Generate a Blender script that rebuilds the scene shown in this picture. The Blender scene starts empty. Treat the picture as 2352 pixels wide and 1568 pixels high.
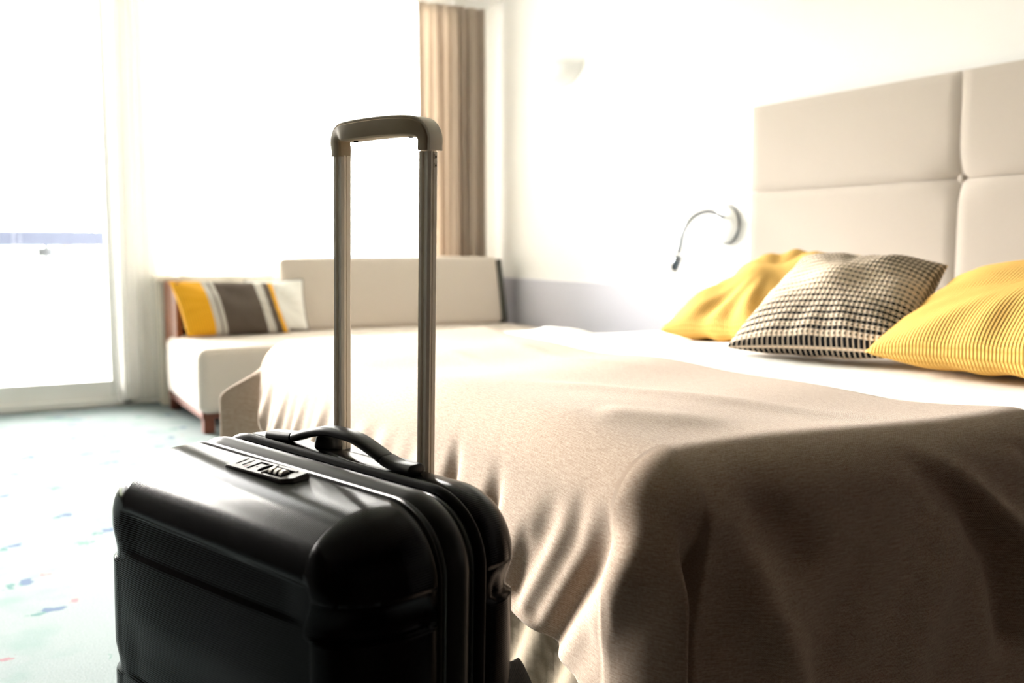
import bpy, bmesh, math, random
import numpy as np
from mathutils import Vector, Matrix, Quaternion
random.seed(7); rng = np.random.default_rng(11)
PI = math.pi
sc = bpy.context.scene; COL = sc.collection

# ------------------------------------------------------------------ camera, light, exposure
cam_d = bpy.data.cameras.new('camera'); cam = bpy.data.objects.new('camera', cam_d); COL.objects.link(cam)
cam.location = (0, 0, 0.84)
cam.rotation_euler = (PI/2 - math.atan(216/2287), 0, math.radians(-29))
cam_d.sensor_width = 36; cam_d.lens = 35.0; cam_d.clip_start = 0.05; cam_d.clip_end = 300
cam_d.dof.use_dof = True; cam_d.dof.focus_distance = 1.42; cam_d.dof.aperture_fstop = 3.6
sc.camera = cam
sc.view_settings.view_transform = 'Standard'; sc.view_settings.look = 'None'
sc.view_settings.gamma = 1.0; sc.view_settings.use_curve_mapping = False
sc.view_settings.exposure = 2.0
sc.cycles.use_denoising = True
sc.cycles.max_bounces = 10; sc.cycles.diffuse_bounces = 6; sc.cycles.glossy_bounces = 4
sc.cycles.transmission_bounces = 8; sc.cycles.transparent_max_bounces = 12
sc.cycles.sample_clamp_indirect = 12
w = bpy.data.worlds.new('sky'); sc.world = w; w.use_nodes = True
bg = w.node_tree.nodes['Background']; bg.inputs[0].default_value = (1.0, 0.985, 0.96, 1); bg.inputs[1].default_value = 7.5
SUN = bpy.data.lights.new('sun', 'SUN'); SUN.energy = 9.0; SUN.angle = math.radians(28); SUN.color = (1, 0.95, 0.88)
so = bpy.data.objects.new('sun', SUN); COL.objects.link(so); so.rotation_mode = 'QUATERNION'; so.rotation_quaternion = Vector((0, 0, -1)).rotation_difference(Vector((.26, -.85, -.30)))
def portal(name, x0, x1, z0, z1, y):
    l = bpy.data.lights.new(name, 'AREA'); l.shape = 'RECTANGLE'; l.size = x1-x0; l.size_y = z1-z0
    l.cycles.is_portal = True
    o = bpy.data.objects.new(name, l); COL.objects.link(o); o.location = ((x0+x1)/2, y, (z0+z1)/2)
    o.rotation_euler = (-PI/2, 0, 0)
portal('window_portal', 0.97, 2.58, 0.72, 2.35, 5.78)
portal('door_portal', -1.62, 0.74, 0.05, 2.35, 5.78)

# ------------------------------------------------------------------ material helpers
def srgb(r, g, b):
    f = lambda c: (c/12.92 if c <= .04045 else ((c+.055)/1.055)**2.4)
    return (f(r/255), f(g/255), f(b/255), 1)
class NT:
    def __init__(s, name):
        s.m = bpy.data.materials.new(name); s.m.use_nodes = True; s.t = s.m.node_tree
        s.b = s.t.nodes['Principled BSDF']; s.out = s.t.nodes['Material Output']
    def n(s, typ, ins=None, **props):
        nd = s.t.nodes.new(typ)
        for k, v in props.items(): setattr(nd, k, v)
        for k, v in (ins or {}).items():
            if hasattr(v, 'links'): s.t.links.new(v, nd.inputs[k])
            else: nd.inputs[k].default_value = v
        return nd
    def link(s, a, b): s.t.links.new(a, b)
    def math(s, op, a, b=0.0, c=0.0):
        return s.n('ShaderNodeMath', {0: a, 1: b, 2: c}, operation=op).outputs[0]
    def mix(s, f, a, b):
        nd = s.n('ShaderNodeMix', None, data_type='RGBA')
        for i, v in ((0, f), (6, a), (7, b)):
            if hasattr(v, 'links'): s.t.links.new(v, nd.inputs[i])
            else: nd.inputs[i].default_value = v
        return nd.outputs[2]
    def bump(s, h, strength=.3, dist=.002, normal=None):
        nd = s.n('ShaderNodeBump', {'Height': h, 'Strength': strength, 'Distance': dist})
        if normal: s.link(normal, nd.inputs['Normal'])
        return nd.outputs[0]
    def ramp(s, f, stops):
        nd = s.n('ShaderNodeValToRGB', {0: f}); cr = nd.color_ramp
        while len(cr.elements) < len(stops): cr.elements.new(0.5)
        for e, (p, c) in zip(cr.elements, stops): e.position = p; e.color = c
        return nd.outputs[0]
def simple(name, col, rough=.5, metal=0, bump=None, spec=None, noise=None):
    t = NT(name); b = t.b
    b.inputs['Base Color'].default_value = col; b.inputs['Roughness'].default_value = rough; b.inputs['Metallic'].default_value = metal
    if spec is not None: b.inputs['Specular IOR Level'].default_value = spec
    tc = t.n('ShaderNodeTexCoord').outputs['Object']
    if noise:
        nz = t.n('ShaderNodeTexNoise', {'Vector': tc, 'Scale': noise[0], 'Detail': 4}).outputs[0]
        dk = tuple(c*(1-noise[1]) for c in col[:3])+(1,)
        t.link(t.mix(nz, dk, col), b.inputs['Base Color'])
    if bump:
        nz = t.n('ShaderNodeTexNoise', {'Vector': tc, 'Scale': bump[0], 'Detail': 3}).outputs[0]
        t.link(t.bump(nz, bump[1], bump[2]), b.inputs['Normal'])
    return t.m

M = {}
M['wall'] = simple('wall_paint', srgb(242, 241, 239), .8, bump=(250, .1, .001))
M['ceiling'] = simple('ceiling_board', srgb(150, 140, 128), .9)
M['rail_paint'] = simple('grey_wall_board', srgb(196, 196, 208), .6)
M['walnut'] = simple('walnut_panel', (.035, .02, .012, 1), .6, noise=(6, .4))
M['white_gloss'] = simple('white_lacquer', srgb(240, 240, 238), .35)
M['cream'] = simple('cream_lacquer', srgb(238, 230, 216), .5)
M['concrete'] = simple('balcony_concrete', srgb(190, 190, 185), .9, noise=(5, .15))
M['blue'] = simple('navy_paint', (.022, .028, .050, 1), .6)
M['bark'] = simple('bark', srgb(110, 90, 70), .9)
M['leaf'] = simple('leaves', srgb(176, 182, 168), .7, noise=(.8, .2))
M['grass'] = simple('grass_ground', srgb(150, 165, 120), .9, noise=(.5, .3))
M['chrome'] = simple('chrome', (.22, .24, .27, 1), .15, 1)
M['opal'] = simple('opal_white', srgb(245, 245, 244), .3)
M['dark_slit'] = simple('dark_grey_fabric', srgb(75, 75, 68), .9)
M['dark_fabric'] = simple('dark_bed_base', (.03, .022, .016, 1), .9, bump=(400, .3, .001))
M['white_linen'] = simple('white_linen', srgb(246, 244, 240), .85, bump=(14, .25, .01))
M['white_fabric'] = simple('white_cushion_fabric', srgb(236, 234, 228), .9, bump=(500, .3, .001))
M['piping'] = simple('grey_piping', srgb(90, 88, 84), .8)
M['rubber'] = simple('black_rubber', (.008, .008, .008, 1), .55)
M['satin_black'] = simple('satin_black_plastic', (.012, .011, .010, 1), .38, spec=.2, bump=(900, .12, .0004))
M['bright_black'] = simple('glossy_black_plastic', (.01, .009, .009, 1), .22, spec=.2)
M['lock'] = simple('lock_plate_plastic', (.10, .09, .088, 1), .3)
M['slot'] = simple('lock_slot', (.002, .002, .002, 1), 1, spec=0)
M['dial'] = simple('dial_metal', (.5, .47, .42, 1), .35, 1)
M['red'] = simple('red_mark', srgb(190, 60, 60), .5)
M['champagne'] = simple('champagne_aluminium', srgb(246, 236, 220), .5, .12)
M['champagne_paint'] = simple('champagne_plastic', srgb(246, 236, 218), .45, 0)
M['olive'] = simple('olive_grey_plastic', srgb(176, 158, 130), .6, bump=(1500, .15, .0004))
M['groove'] = simple('dark_groove', srgb(70, 52, 38), .45, .6)

def wood(name, c1, c2, scale=1):
    t = NT(name); tc = t.n('ShaderNodeTexCoord').outputs['Object']
    mp = t.n('ShaderNodeMapping', {'Vector': tc, 'Scale': (1.5*scale, 1.5*scale, 14*scale)}).outputs[0]
    nz = t.n('ShaderNodeTexNoise', {'Vector': mp, 'Scale': 5, 'Detail': 5, 'Distortion': .8}).outputs[0]
    t.link(t.mix(nz, c1, c2), t.b.inputs['Base Color']); t.b.inputs['Roughness'].default_value = .5
    return t.m
M['wood'] = wood('orange_brown_wood', srgb(96, 48, 16), srgb(146, 80, 32))
M['wood_dark'] = wood('dark_red_wood', srgb(80, 36, 20), srgb(120, 60, 34))

def glass():
    t = NT('window_glass'); t.t.nodes.remove(t.b)
    tr = t.n('ShaderNodeBsdfTransparent', {0: (.985, .985, .985, 1)}); gl = t.n('ShaderNodeBsdfGlossy', {'Roughness': .02})
    fr = t.n('ShaderNodeFresnel', {0: 1.5}); mx = t.n('ShaderNodeMixShader', {0: fr.outputs[0], 1: tr.outputs[0], 2: gl.outputs[0]})
    t.link(mx.outputs[0], t.out.inputs[0]); return t.m
M['glass'] = glass()
def sheer():
    t = NT('sheer_voile'); t.t.nodes.remove(t.b)
    tr = t.n('ShaderNodeBsdfTransparent', {0: (1, 1, 1, 1)}); tl = t.n('ShaderNodeBsdfTranslucent', {0: (.93, .91, .87, 1)})
    df = t.n('ShaderNodeBsdfDiffuse', {0: (.93, .92, .9, 1)})
    a = t.n('ShaderNodeMixShader', {0: .45, 1: tl.outputs[0], 2: df.outputs[0]})
    b = t.n('ShaderNodeMixShader', {0: .6, 1: tr.outputs[0], 2: a.outputs[0]})
    t.link(b.outputs[0], t.out.inputs[0]); return t.m
M['sheer'] = sheer()
def fabric(name, col, dark, uvscale=1.0, pitch=.0016, streak=.35, weave=.6, rough=.92, bump=.5, sheen=.2, transl=0):
    """plain knit: dotted weave plus lengthwise slubs; uv in metres"""
    t = NT(name); uv = t.n('ShaderNodeUVMap').outputs[0]; sp = t.n('ShaderNodeSeparateXYZ', {0: uv})
    k = 2*PI/pitch
    sx = t.math('SINE', t.math('MULTIPLY', sp.outputs[0], k)); sy = t.math('SINE', t.math('MULTIPLY', sp.outputs[1], k*.8))
    wv = t.math('MULTIPLY_ADD', t.math('MULTIPLY', sx, sy), .5, .5)
    mp = t.n('ShaderNodeMapping', {'Vector': uv, 'Scale': (45, 700, 1)}).outputs[0]
    n1 = t.n('ShaderNodeTexNoise', {'Vector': mp, 'Scale': 1, 'Detail': 3, 'Roughness': .6}).outputs[0]
    n2 = t.n('ShaderNodeTexNoise', {'Vector': uv, 'Scale': 260, 'Detail': 2}).outputs[0]
    n3 = t.math('MULTIPLY_ADD', n1, .6, t.math('MULTIPLY', n2, .4))
    fac = t.math('MULTIPLY_ADD', t.math('SUBTRACT', wv, .5), weave, t.math('MULTIPLY_ADD', t.math('SUBTRACT', n3, .5), streak*4, .5))
    fac = t.n('ShaderNodeClamp', {0: fac}).outputs[0]
    t.link(t.mix(fac, dark, col), t.b.inputs['Base Color'])
    h = t.math('MULTIPLY_ADD', wv, .5, n3)
    t.link(t.bump(h, bump, .0012), t.b.inputs['Normal'])
    t.b.inputs['Roughness'].default_value = rough; t.b.inputs['Sheen Weight'].default_value = sheen
    t.b.inputs['Specular IOR Level'].default_value = .15
    return t.m
M['blanket'] = fabric('beige_knit', srgb(210, 193, 174), srgb(120, 84, 56), weave=.85)
M['fleece'] = fabric('fleece_underside', srgb(176, 160, 136), srgb(128, 112, 90), streak=.3, weave=.1)
def translucent(m, col, f):
    nt = m.node_tree; out = nt.nodes['Material Output']; b = nt.nodes['Principled BSDF']
    tl = nt.nodes.new('ShaderNodeBsdfTranslucent'); tl.inputs[0].default_value = col; mx = nt.nodes.new('ShaderNodeMixShader'); mx.inputs[0].default_value = f
    nt.links.new(b.outputs[0], mx.inputs[1]); nt.links.new(tl.outputs[0], mx.inputs[2]); nt.links.new(mx.outputs[0], out.inputs[0])
M['headboard'] = fabric('headboard_fabric', srgb(198, 188, 178), srgb(176, 166, 156), pitch=.003, streak=.2, weave=.3, bump=.2)
M['sofa'] = fabric('sofa_fabric', srgb(210, 200, 190), srgb(196, 184, 172), pitch=.003, streak=.2, weave=.3, bump=.2)
M['curtain'] = fabric('taupe_curtain', srgb(186, 174, 162), srgb(160, 148, 136), pitch=.004, streak=.3, weave=.2, bump=.2)

translucent(M['curtain'], srgb(226, 214, 200), .33)
def shell_mat():
    t = NT('ribbed_black_shell'); uv = t.n('ShaderNodeUVMap').outputs[0]; sp = t.n('ShaderNodeSeparateXYZ', {0: uv})
    s1 = t.math('SINE', t.math('MULTIPLY', sp.outputs[0], 2*PI/.0027))
    t.link(t.bump(s1, .36, .0003), t.b.inputs['Normal'])
    t.b.inputs['Base Color'].default_value = (.002, .0015, .0015, 1); t.b.inputs['Roughness'].default_value = .16
    t.b.inputs['Specular IOR Level'].default_value = .08
    return t.m
M['shell'] = shell_mat()
def teeth_mat():
    t = NT('zip_teeth'); uv = t.n('ShaderNodeUVMap').outputs[0]; sp = t.n('ShaderNodeSeparateXYZ', {0: uv})
    s1 = t.math('SINE', t.math('MULTIPLY', sp.outputs[0], 2*PI/.002))
    t.link(t.bump(s1, 1, .001), t.b.inputs['Normal'])
    t.b.inputs['Base Color'].default_value = (.02, .02, .02, 1); t.b.inputs['Roughness'].default_value = .3
    return t.m
M['teeth'] = teeth_mat()
def waffle():
    t = NT('yellow_waffle'); uv = t.n('ShaderNodeUVMap').outputs[0]; sp = t.n('ShaderNodeSeparateXYZ', {0: uv})
    def tri(o, p):
        return t.math('ABSOLUTE', t.math('SINE', t.math('MULTIPLY', o, PI/p)))
    a, b = tri(sp.outputs[0], .0080), tri(sp.outputs[1], .0065)
    h = t.math('MULTIPLY', a, t.math('MULTIPLY_ADD', b, .5, .5))
    nz = t.n('ShaderNodeTexNoise', {'Vector': uv, 'Scale': 300}).outputs[0]
    fac = t.math('MULTIPLY_ADD', h, .75, t.math('MULTIPLY', nz, .25))
    t.link(t.mix(fac, srgb(184, 134, 54), srgb(232, 194, 112)), t.b.inputs['Base Color'])
    t.link(t.bump(h, .6, .003), t.b.inputs['Normal']); t.b.inputs['Roughness'].default_value = .9
    t.b.inputs['Specular IOR Level'].default_value = .15
    return t.m
M['waffle'] = waffle()
def checks():
    t = NT('black_and_cream_weave'); uv = t.n('ShaderNodeUVMap').outputs[0]; sp = t.n('ShaderNodeSeparateXYZ', {0: uv})
    u, v = sp.outputs[0], sp.outputs[1]
    fu = t.math('ABSOLUTE', t.math('SUBTRACT', t.math('FRACT', t.math('MULTIPLY', u, 1/.0120)), .5))
    rv = t.math('MULTIPLY', v, 1/.0112); fv = t.math('ABSOLUTE', t.math('SUBTRACT', t.math('FRACT', rv), .5))
    row = t.math('MODULO', t.math('FLOOR', rv), 2.0)                     # 0: big dots, 1: small dots
    wv = t.math('MULTIPLY_ADD', t.math('SINE', t.math('MULTIPLY', v, 2*PI/.30)), .07, .0)
    hw = t.math('ADD', t.math('MULTIPLY_ADD', row, -.22, .36), wv)        # half width of the dot
    hh = t.math('ADD', t.math('MULTIPLY_ADD', row, -.19, .40), wv)
    du = t.math('LESS_THAN', fu, hw); dv = t.math('LESS_THAN', fv, hh)
    ink = t.math('MULTIPLY', du, dv)
    line = t.math('MULTIPLY', t.math('GREATER_THAN', fu, .44), t.math('LESS_THAN', row, .5))
    nz = t.n('ShaderNodeTexNoise', {'Vector': uv, 'Scale': 500}).outputs[0]
    cream = t.mix(nz, srgb(214, 190, 160), srgb(248, 232, 212))
    cream = t.mix(t.math('MULTIPLY', line, .6), cream, srgb(70, 58, 50))
    t.link(t.mix(ink, cream, srgb(16, 18, 20)), t.b.inputs['Base Color'])
    h = t.math('MULTIPLY_ADD', t.math('SUBTRACT', .5, fu), 1.0, t.math('SUBTRACT', .5, fv))
    t.link(t.bump(h, .6, .003), t.b.inputs['Normal']); t.b.inputs['Roughness'].default_value = .9
    t.b.inputs['Specular IOR Level'].default_value = .15
    return t.m
M['checks'] = checks()
def stripes():
    t = NT('striped_cushion_cloth'); uv = t.n('ShaderNodeUVMap').outputs[0]; sp = t.n('ShaderNodeSeparateXYZ', {0: uv})
    Y, G, D = srgb(232, 168, 20), srgb(196, 190, 182), srgb(86, 74, 64)
    nd = t.n('ShaderNodeValToRGB', {0: t.math('MULTIPLY', sp.outputs[0], 1/.515)}); cr = nd.color_ramp; cr.interpolation = 'CONSTANT'
    st = [(0, Y), (.27, G), (.33, D), (.345, G), (.38, D), (.78, G), (.86, D), (.93, Y), (.975, G)]
    while len(cr.elements) < len(st): cr.elements.new(.5)
    for e, (p, c) in zip(cr.elements, st): e.position = p; e.color = c
    fine = t.math('MULTIPLY_ADD', t.math('SINE', t.math('MULTIPLY', sp.outputs[0], 2*PI/.012)), .12, .88)
    hs = t.n('ShaderNodeHueSaturation', {'Value': fine, 'Color': nd.outputs[0]})
    t.link(hs.outputs[0], t.b.inputs['Base Color']); t.b.inputs['Roughness'].default_value = .9
    return t.m
M['stripes'] = stripes()
def carpet():
    t = NT('mint_carpet'); tc = t.n('ShaderNodeTexCoord').outputs['Object']
    fib = t.n('ShaderNodeTexNoise', {'Vector': tc, 'Scale': 220, 'Detail': 4, 'Roughness': .7}).outputs[0]
    big = t.n('ShaderNodeTexNoise', {'Vector': tc, 'Scale': 6, 'Detail': 3}).outputs[0]
    base = t.mix(fib, srgb(100, 114, 115), srgb(150, 157, 158))
    base = t.mix(t.ramp(big, [(.52, (0, 0, 0, 1)), (.72, (.5, .5, .5, 1))]), base, srgb(98, 128, 122))
    def motif(scale, off, rad, col, nscale, base):
        mp = t.n('ShaderNodeMapping', {'Vector': tc, 'Location': off}).outputs[0]
        vo = t.n('ShaderNodeTexVoronoi', {'Vector': mp, 'Scale': scale, 'Randomness': .8}, feature='F1', voronoi_dimensions='2D').outputs['Distance']
        nz = t.n('ShaderNodeTexNoise', {'Vector': mp, 'Scale': nscale, 'Detail': 3}).outputs[0]
        d = t.math('MULTIPLY_ADD', t.math('SUBTRACT', nz, .5), .28, vo)
        m = t.math('MULTIPLY', t.math('LESS_THAN', d, rad), .75)
        return t.mix(m, base, col)
    base = motif(3.0, (0, 0, 0), .06, srgb(62, 82, 116), 40, base)
    base = motif(3.0, (.035, .02, 0), .035, srgb(62, 104, 104), 50, base)
    base = motif(3.0, (-.05, -.035, 0), .02, srgb(138, 94, 104), 55, base)
    base = motif(2.3, (.2, .31, 0), .05, srgb(84, 122, 112), 45, base)
    t.link(base, t.b.inputs['Base Color']); t.link(t.bump(fib, .7, .004), t.b.inputs['Normal'])
    t.b.inputs['Roughness'].default_value = 1; t.b.inputs['Specular IOR Level'].default_value = .05
    return t.m
M['carpet'] = carpet()

# ------------------------------------------------------------------ object helpers
def tagp(o, label=None, cat=None, group=None, kind=None):
    for k, v in (('label', label), ('category', cat), ('group', group), ('kind', kind)):
        if v: o[k] = v
    return o
def empty(name, loc=(0, 0, 0), label=None, cat=None, group=None, rot=None):
    o = bpy.data.objects.new(name, None); COL.objects.link(o); o.location = loc; o.empty_display_size = .1
    if rot is not None: o.rotation_euler = rot
    return tagp(o, label, cat, group)
def mesh_obj(name, verts, faces, mat, parent=None, smooth=True, uvs=None, world=False):
    me = bpy.data.meshes.new(name); me.from_pydata([tuple(map(float, v)) for v in verts], [], faces)
    if uvs is not None:
        ul = me.uv_layers.new(name='UVMap'); vi = np.empty(len(me.loops), np.int32); me.loops.foreach_get('vertex_index', vi)
        ul.data.foreach_set('uv', np.asarray(uvs, np.float32)[vi].ravel())
    me.polygons.foreach_set('use_smooth', [smooth]*len(me.polygons)); me.materials.append(M[mat] if isinstance(mat, str) else mat)
    me.update(); o = bpy.data.objects.new(name, me); COL.objects.link(o)
    if parent:
        o.parent = parent
        if world: o.matrix_parent_inverse = Matrix.Translation(-Vector(parent.location)) if parent.parent is None else Matrix()
    return o
def bm_obj(name, bm, mat, parent=None, smooth=False):
    bmesh.ops.recalc_face_normals(bm, faces=bm.faces[:])
    me = bpy.data.meshes.new(name); bm.to_mesh(me); bm.free(); me.materials.append(M[mat])
    me.polygons.foreach_set('use_smooth', [smooth]*len(me.polygons))
    o = bpy.data.objects.new(name, me); COL.objects.link(o)
    if parent: o.parent = parent
    return o
def bx(bm, x0, x1, y0, y1, z0, z1, bev=0, seg=2, mat=None):
    r = bmesh.ops.create_cube(bm, size=1); vs = r['verts']
    T = Matrix.Translation(((x0+x1)/2, (y0+y1)/2, (z0+z1)/2)) @ Matrix.Diagonal((x1-x0, y1-y0, z1-z0, 1))
    if mat: T = mat @ T
    bmesh.ops.transform(bm, matrix=T, verts=vs)
    if bev:
        es = list({e for v in vs for e in v.link_edges})
        bmesh.ops.bevel(bm, geom=es, offset=bev, segments=seg, affect='EDGES', profile=.5)
def box(name, x0, x1, y0, y1, z0, z1, mat, parent=None, bev=.003, seg=2, M4=None, smooth=False):
    bm = bmesh.new(); bx(bm, x0, x1, y0, y1, z0, z1, bev, seg, M4); return bm_obj(name, bm, mat, parent, smooth)
def cyl(bm, p, r, axis=(0, 0, 1), h=.01, seg=20, r2=None):
    q = Vector((0, 0, 1)).rotation_difference(Vector(axis)).to_matrix().to_4x4()
    bmesh.ops.create_cone(bm, cap_ends=True, segments=seg, radius1=r, radius2=r if r2 is None else r2, depth=h,
                          matrix=Matrix.Translation(p) @ q)
def grid_faces(nu, nv, wrap_u=False, off=0):
    F = []
    for j in range(nv-1):
        for i in range(nu if wrap_u else nu-1):
            a = j*nu+i; b = j*nu+(i+1) % nu
            F.append((off+a, off+b, off+b+nu, off+a+nu))
    return F
def cr_spline(P, n):
    P = [np.array(p, float) for p in P]; P = [2*P[0]-P[1]]+P+[2*P[-1]-P[-2]]; out = []; m = len(P)-3
    for k in range(n):
        t = k/(n-1)*m; i = min(int(t), m-1); t -= i; a, b, c, d = P[i:i+4]
        out.append(.5*((2*b)+(c-a)*t+(2*a-5*b+4*c-d)*t*t+(3*b-a-3*c+d)*t**3))
    return np.array(out)
def tube(name, pts, r, mat, parent=None, seg=12, caps=True, rad=None):
    pts = [Vector(p) for p in pts]; n = len(pts); V = []; N = None
    for i, p in enumerate(pts):
        t = (pts[min(i+1, n-1)]-pts[max(i-1, 0)]).normalized()
        if N is None: N = t.orthogonal().normalized()
        N = (N-t*N.dot(t)).normalized(); B = t.cross(N); rr = rad[i] if rad else r
        for k in range(seg): a = 2*PI*k/seg; V.append(p+(N*math.cos(a)+B*math.sin(a))*rr)
    F = grid_faces(seg, n, True)
    if caps: F += [tuple(range(seg))[::-1], tuple((n-1)*seg+k for k in range(seg))]
    return mesh_obj(name, V, F, mat, parent)
def lathe(name, prof, mat, parent=None, seg=32, M4=None):
    V = []
    for r, z in prof:
        for k in range(seg): a = 2*PI*k/seg; v = Vector((r*math.cos(a), r*math.sin(a), z)); V.append(M4 @ v if M4 else v)
    F = grid_faces(seg, len(prof), True)
    F += [tuple(range(seg))[::-1], tuple((len(prof)-1)*seg+k for k in range(seg))]
    return mesh_obj(name, V, F, mat, parent)
def smoothstep(a, b, x):
    t = np.clip((x-a)/(b-a), 0, 1); return t*t*(3-2*t)

# ------------------------------------------------------------------ the room
XW, YW, XL, YB, ZC = 2.95, 5.65, -1.7, -1.5, 2.55
def S(o): o['kind'] = 'structure'; return o
S(box('floor', XL-.1, XW+.1, YB-.1, YW+.12, -.12, 0, 'carpet', bev=0))
S(box('ceiling', XL-.1, XW+.1, YB-.1, YW+.1, ZC, ZC+.1, 'wall', bev=0))
S(box('unseen_dark_ceiling', XL, XW, YB, .55, 2.25, ZC, 'walnut', bev=.003))              # unseen dark slab, added to cut bounce light on the blanket's near side
S(box('unseen_dark_floor', XL, XW, YB, .80, 0, .006, 'walnut', bev=.001))               # unseen dark strip, added so the floor behind the bed bounces less light
S(box('wall_right', XW, XW+.12, YB-.1, YW+.2, -.1, ZC, 'wall', bev=0))
wl = S(box('wall_left', XL-.12, XL, YB-.1, YW+.2, -.1, ZC, 'walnut', bev=0))
S(box('wall_back', XL-.1, XW+.1, YB-.12, YB, -.1, ZC, 'walnut', bev=0))
# window wall: openings for the balcony door (widened out of view to admit more sun) and the window (0.96..2.6)
bm = bmesh.new()
for a in ((XL, -1.62, YW, YW+.2, 0, ZC), (.80, .96, YW, YW+.2, 0, ZC), (2.6, XW, YW, YW+.2, 0, ZC),
          (-1.62, .80, YW, YW+.2, 2.38, ZC), (.96, 2.6, YW, YW+.2, 2.38, ZC), (.96, 2.6, YW, YW+.2, 0, .66)):
    bx(bm, *a)
S(bm_obj('wall_front', bm, 'wall'))
S(box('trim_1', .90, 2.93, 5.46, YW, .655, .69, 'cream', bev=.006))              # sill board behind the sofa
S(box('trim_2', .92, 2.90, 5.50, YW, 0, .655, 'cream', bev=.004))                 # boxed-in wall below the sill
S(box('trim_3', XW-.022, XW, 3.25, YW-.2, .36, .655, 'rail_paint', bev=.004))     # grey board along the right wall
S(box('trim_4', .70, XW, 5.44, YW, 2.32, 2.37, 'wall', bev=.004))                 # curtain pelmet
S(box('baseboard_right', XW-.015, XW, YB, YW-.2, 0, .08, 'white_gloss', bev=.003))

# balcony door: frame members, pane, handle
d = S(empty('door_1', (0, YW, 0)))
def dbox(name, *a, mat='white_gloss', bev=.006, par=None):
    o = box(name, *a, mat, par, bev=bev); return o
def fr(name, parent, x0, x1, z0, z1, y0=-.03, y1=.05, mat='white_gloss'):
    return box(name, x0, x1, y0, y1, z0, z1, mat, parent, bev=.006)
fr('frame', d, .735, .80, 0, 2.38); fr('frame', d, -1.62, -1.56, 0, 2.38); fr('frame', d, -1.62, .80, 2.32, 2.38); fr('frame', d, -1.62, .80, 0, .04)
fr('stile', d, .685, .735, .04, 2.32, 0, .06); fr('stile', d, -.20, -.13, .04, 2.32, 0, .06)
fr('bottom_rail', d, -.13, .685, .04, .135, 0, .06); fr('top_rail', d, -.13, .685, 2.24, 2.32, 0, .06)
fr('bottom_rail', d, -1.56, -.20, .04, .135, .01, .06); fr('top_rail', d, -1.56, -.20, 2.24, 2.32, .01, .06)
box('pane', -.14, .69, .028, .034, .13, 2.25, 'glass', d, bev=0); box('pane', -1.57, -.19, .028, .034, .13, 2.25, 'glass', d, bev=0)
wn = S(empty('window_1', (0, YW, 0)))
for a in ((.96, 1.02, .66, 2.38), (2.54, 2.6, .66, 2.38), (1.02, 2.54, .66, .72), (1.02, 2.54, 2.32, 2.38), (1.75, 1.81, .72, 2.32)): fr('frame', wn, *a, .04, .1)
box('pane', 1.01, 1.76, .066, .072, .71, 2.33, 'glass', wn, bev=0); box('pane', 1.80, 2.55, .066, .072, .71, 2.33, 'glass', wn, bev=0)

# ------------------------------------------------------------------ outside
S(box('balcony_floor', -3, 5, YW+.2, 7.25, -.14, -.02, 'concrete', bev=0))
S(box('ground', -60, 60, 7.4, 120, -4.1, -4.0, 'grass', bev=0))
br = empty('balcony_railing', (0, 7.08, -.02), 'blue topped glass railing of the balcony beyond the door', 'railing')
box('top_rail', -2.8, 4.8, -.03, .03, .87, .965, 'blue', br)
for i in range(7):
    x0 = -2.72+i*1.07; box('glass_panel', x0, x0+1.0, -.006, .006, .12, .84, 'glass', br, bev=0)
for i in range(8):
    x = -2.755+i*1.07+.04
    box('post', x-.012, x+.012, -.015, .015, 0, .88, 'chrome', br, bev=.003)
    box('clamp', x-.05, x+.05, -.02, .02, .80, .86, 'chrome', br, bev=.004); box('clamp', x-.05, x+.05, -.02, .02, .10, .16, 'chrome', br, bev=.004)
def tree(x, y, h, seed, label):
    r = np.random.default_rng(seed); t = empty('leafy_tree', (x, y, -4.0), label, 'tree', 'trees beyond the balcony')
    tube('trunk', [(0, 0, 0), (.1, 0, h*.3), (0, .1, h*.6), (.1, 0, h*.8)], .2, 'bark', t, 8, rad=[.28, .2, .14, .06])
    V = []; F = []
    for c in range(26):
        cx = r.normal(0, h*.14); cy = r.normal(0, h*.14); cz = h*.66+r.normal(0, h*.14); R = h*.1
        for _ in range(70):
            dd = r.normal(size=3); dd /= np.linalg.norm(dd); p = np.array((cx, cy, cz))+dd*R*r.uniform(.6, 1.1)
            a = r.normal(size=3); a /= np.linalg.norm(a); b = np.cross(a, dd); b /= np.linalg.norm(b)+1e-6; s = r.uniform(.08, .16)
            k = len(V); V += [p-a*s, p-b*s*.6, p+a*s, p+b*s*.6]; F.append((k, k+1, k+2, k+3))
    mesh_obj('foliage', V, F, 'leaf', t, smooth=False)
for i, (x, y, h, l) in enumerate(((.2, 15, 7.2, 'pale leafy tree at the left edge beyond the balcony'),
                                  (1.9, 22, 7.6, 'pale leafy tree behind the blue rail, middle of the door pane'),
                                  (4.3, 30, 8.4, 'pale leafy tree close to the right door stile'))): tree(x, y, h, 20+i, l)

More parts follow.
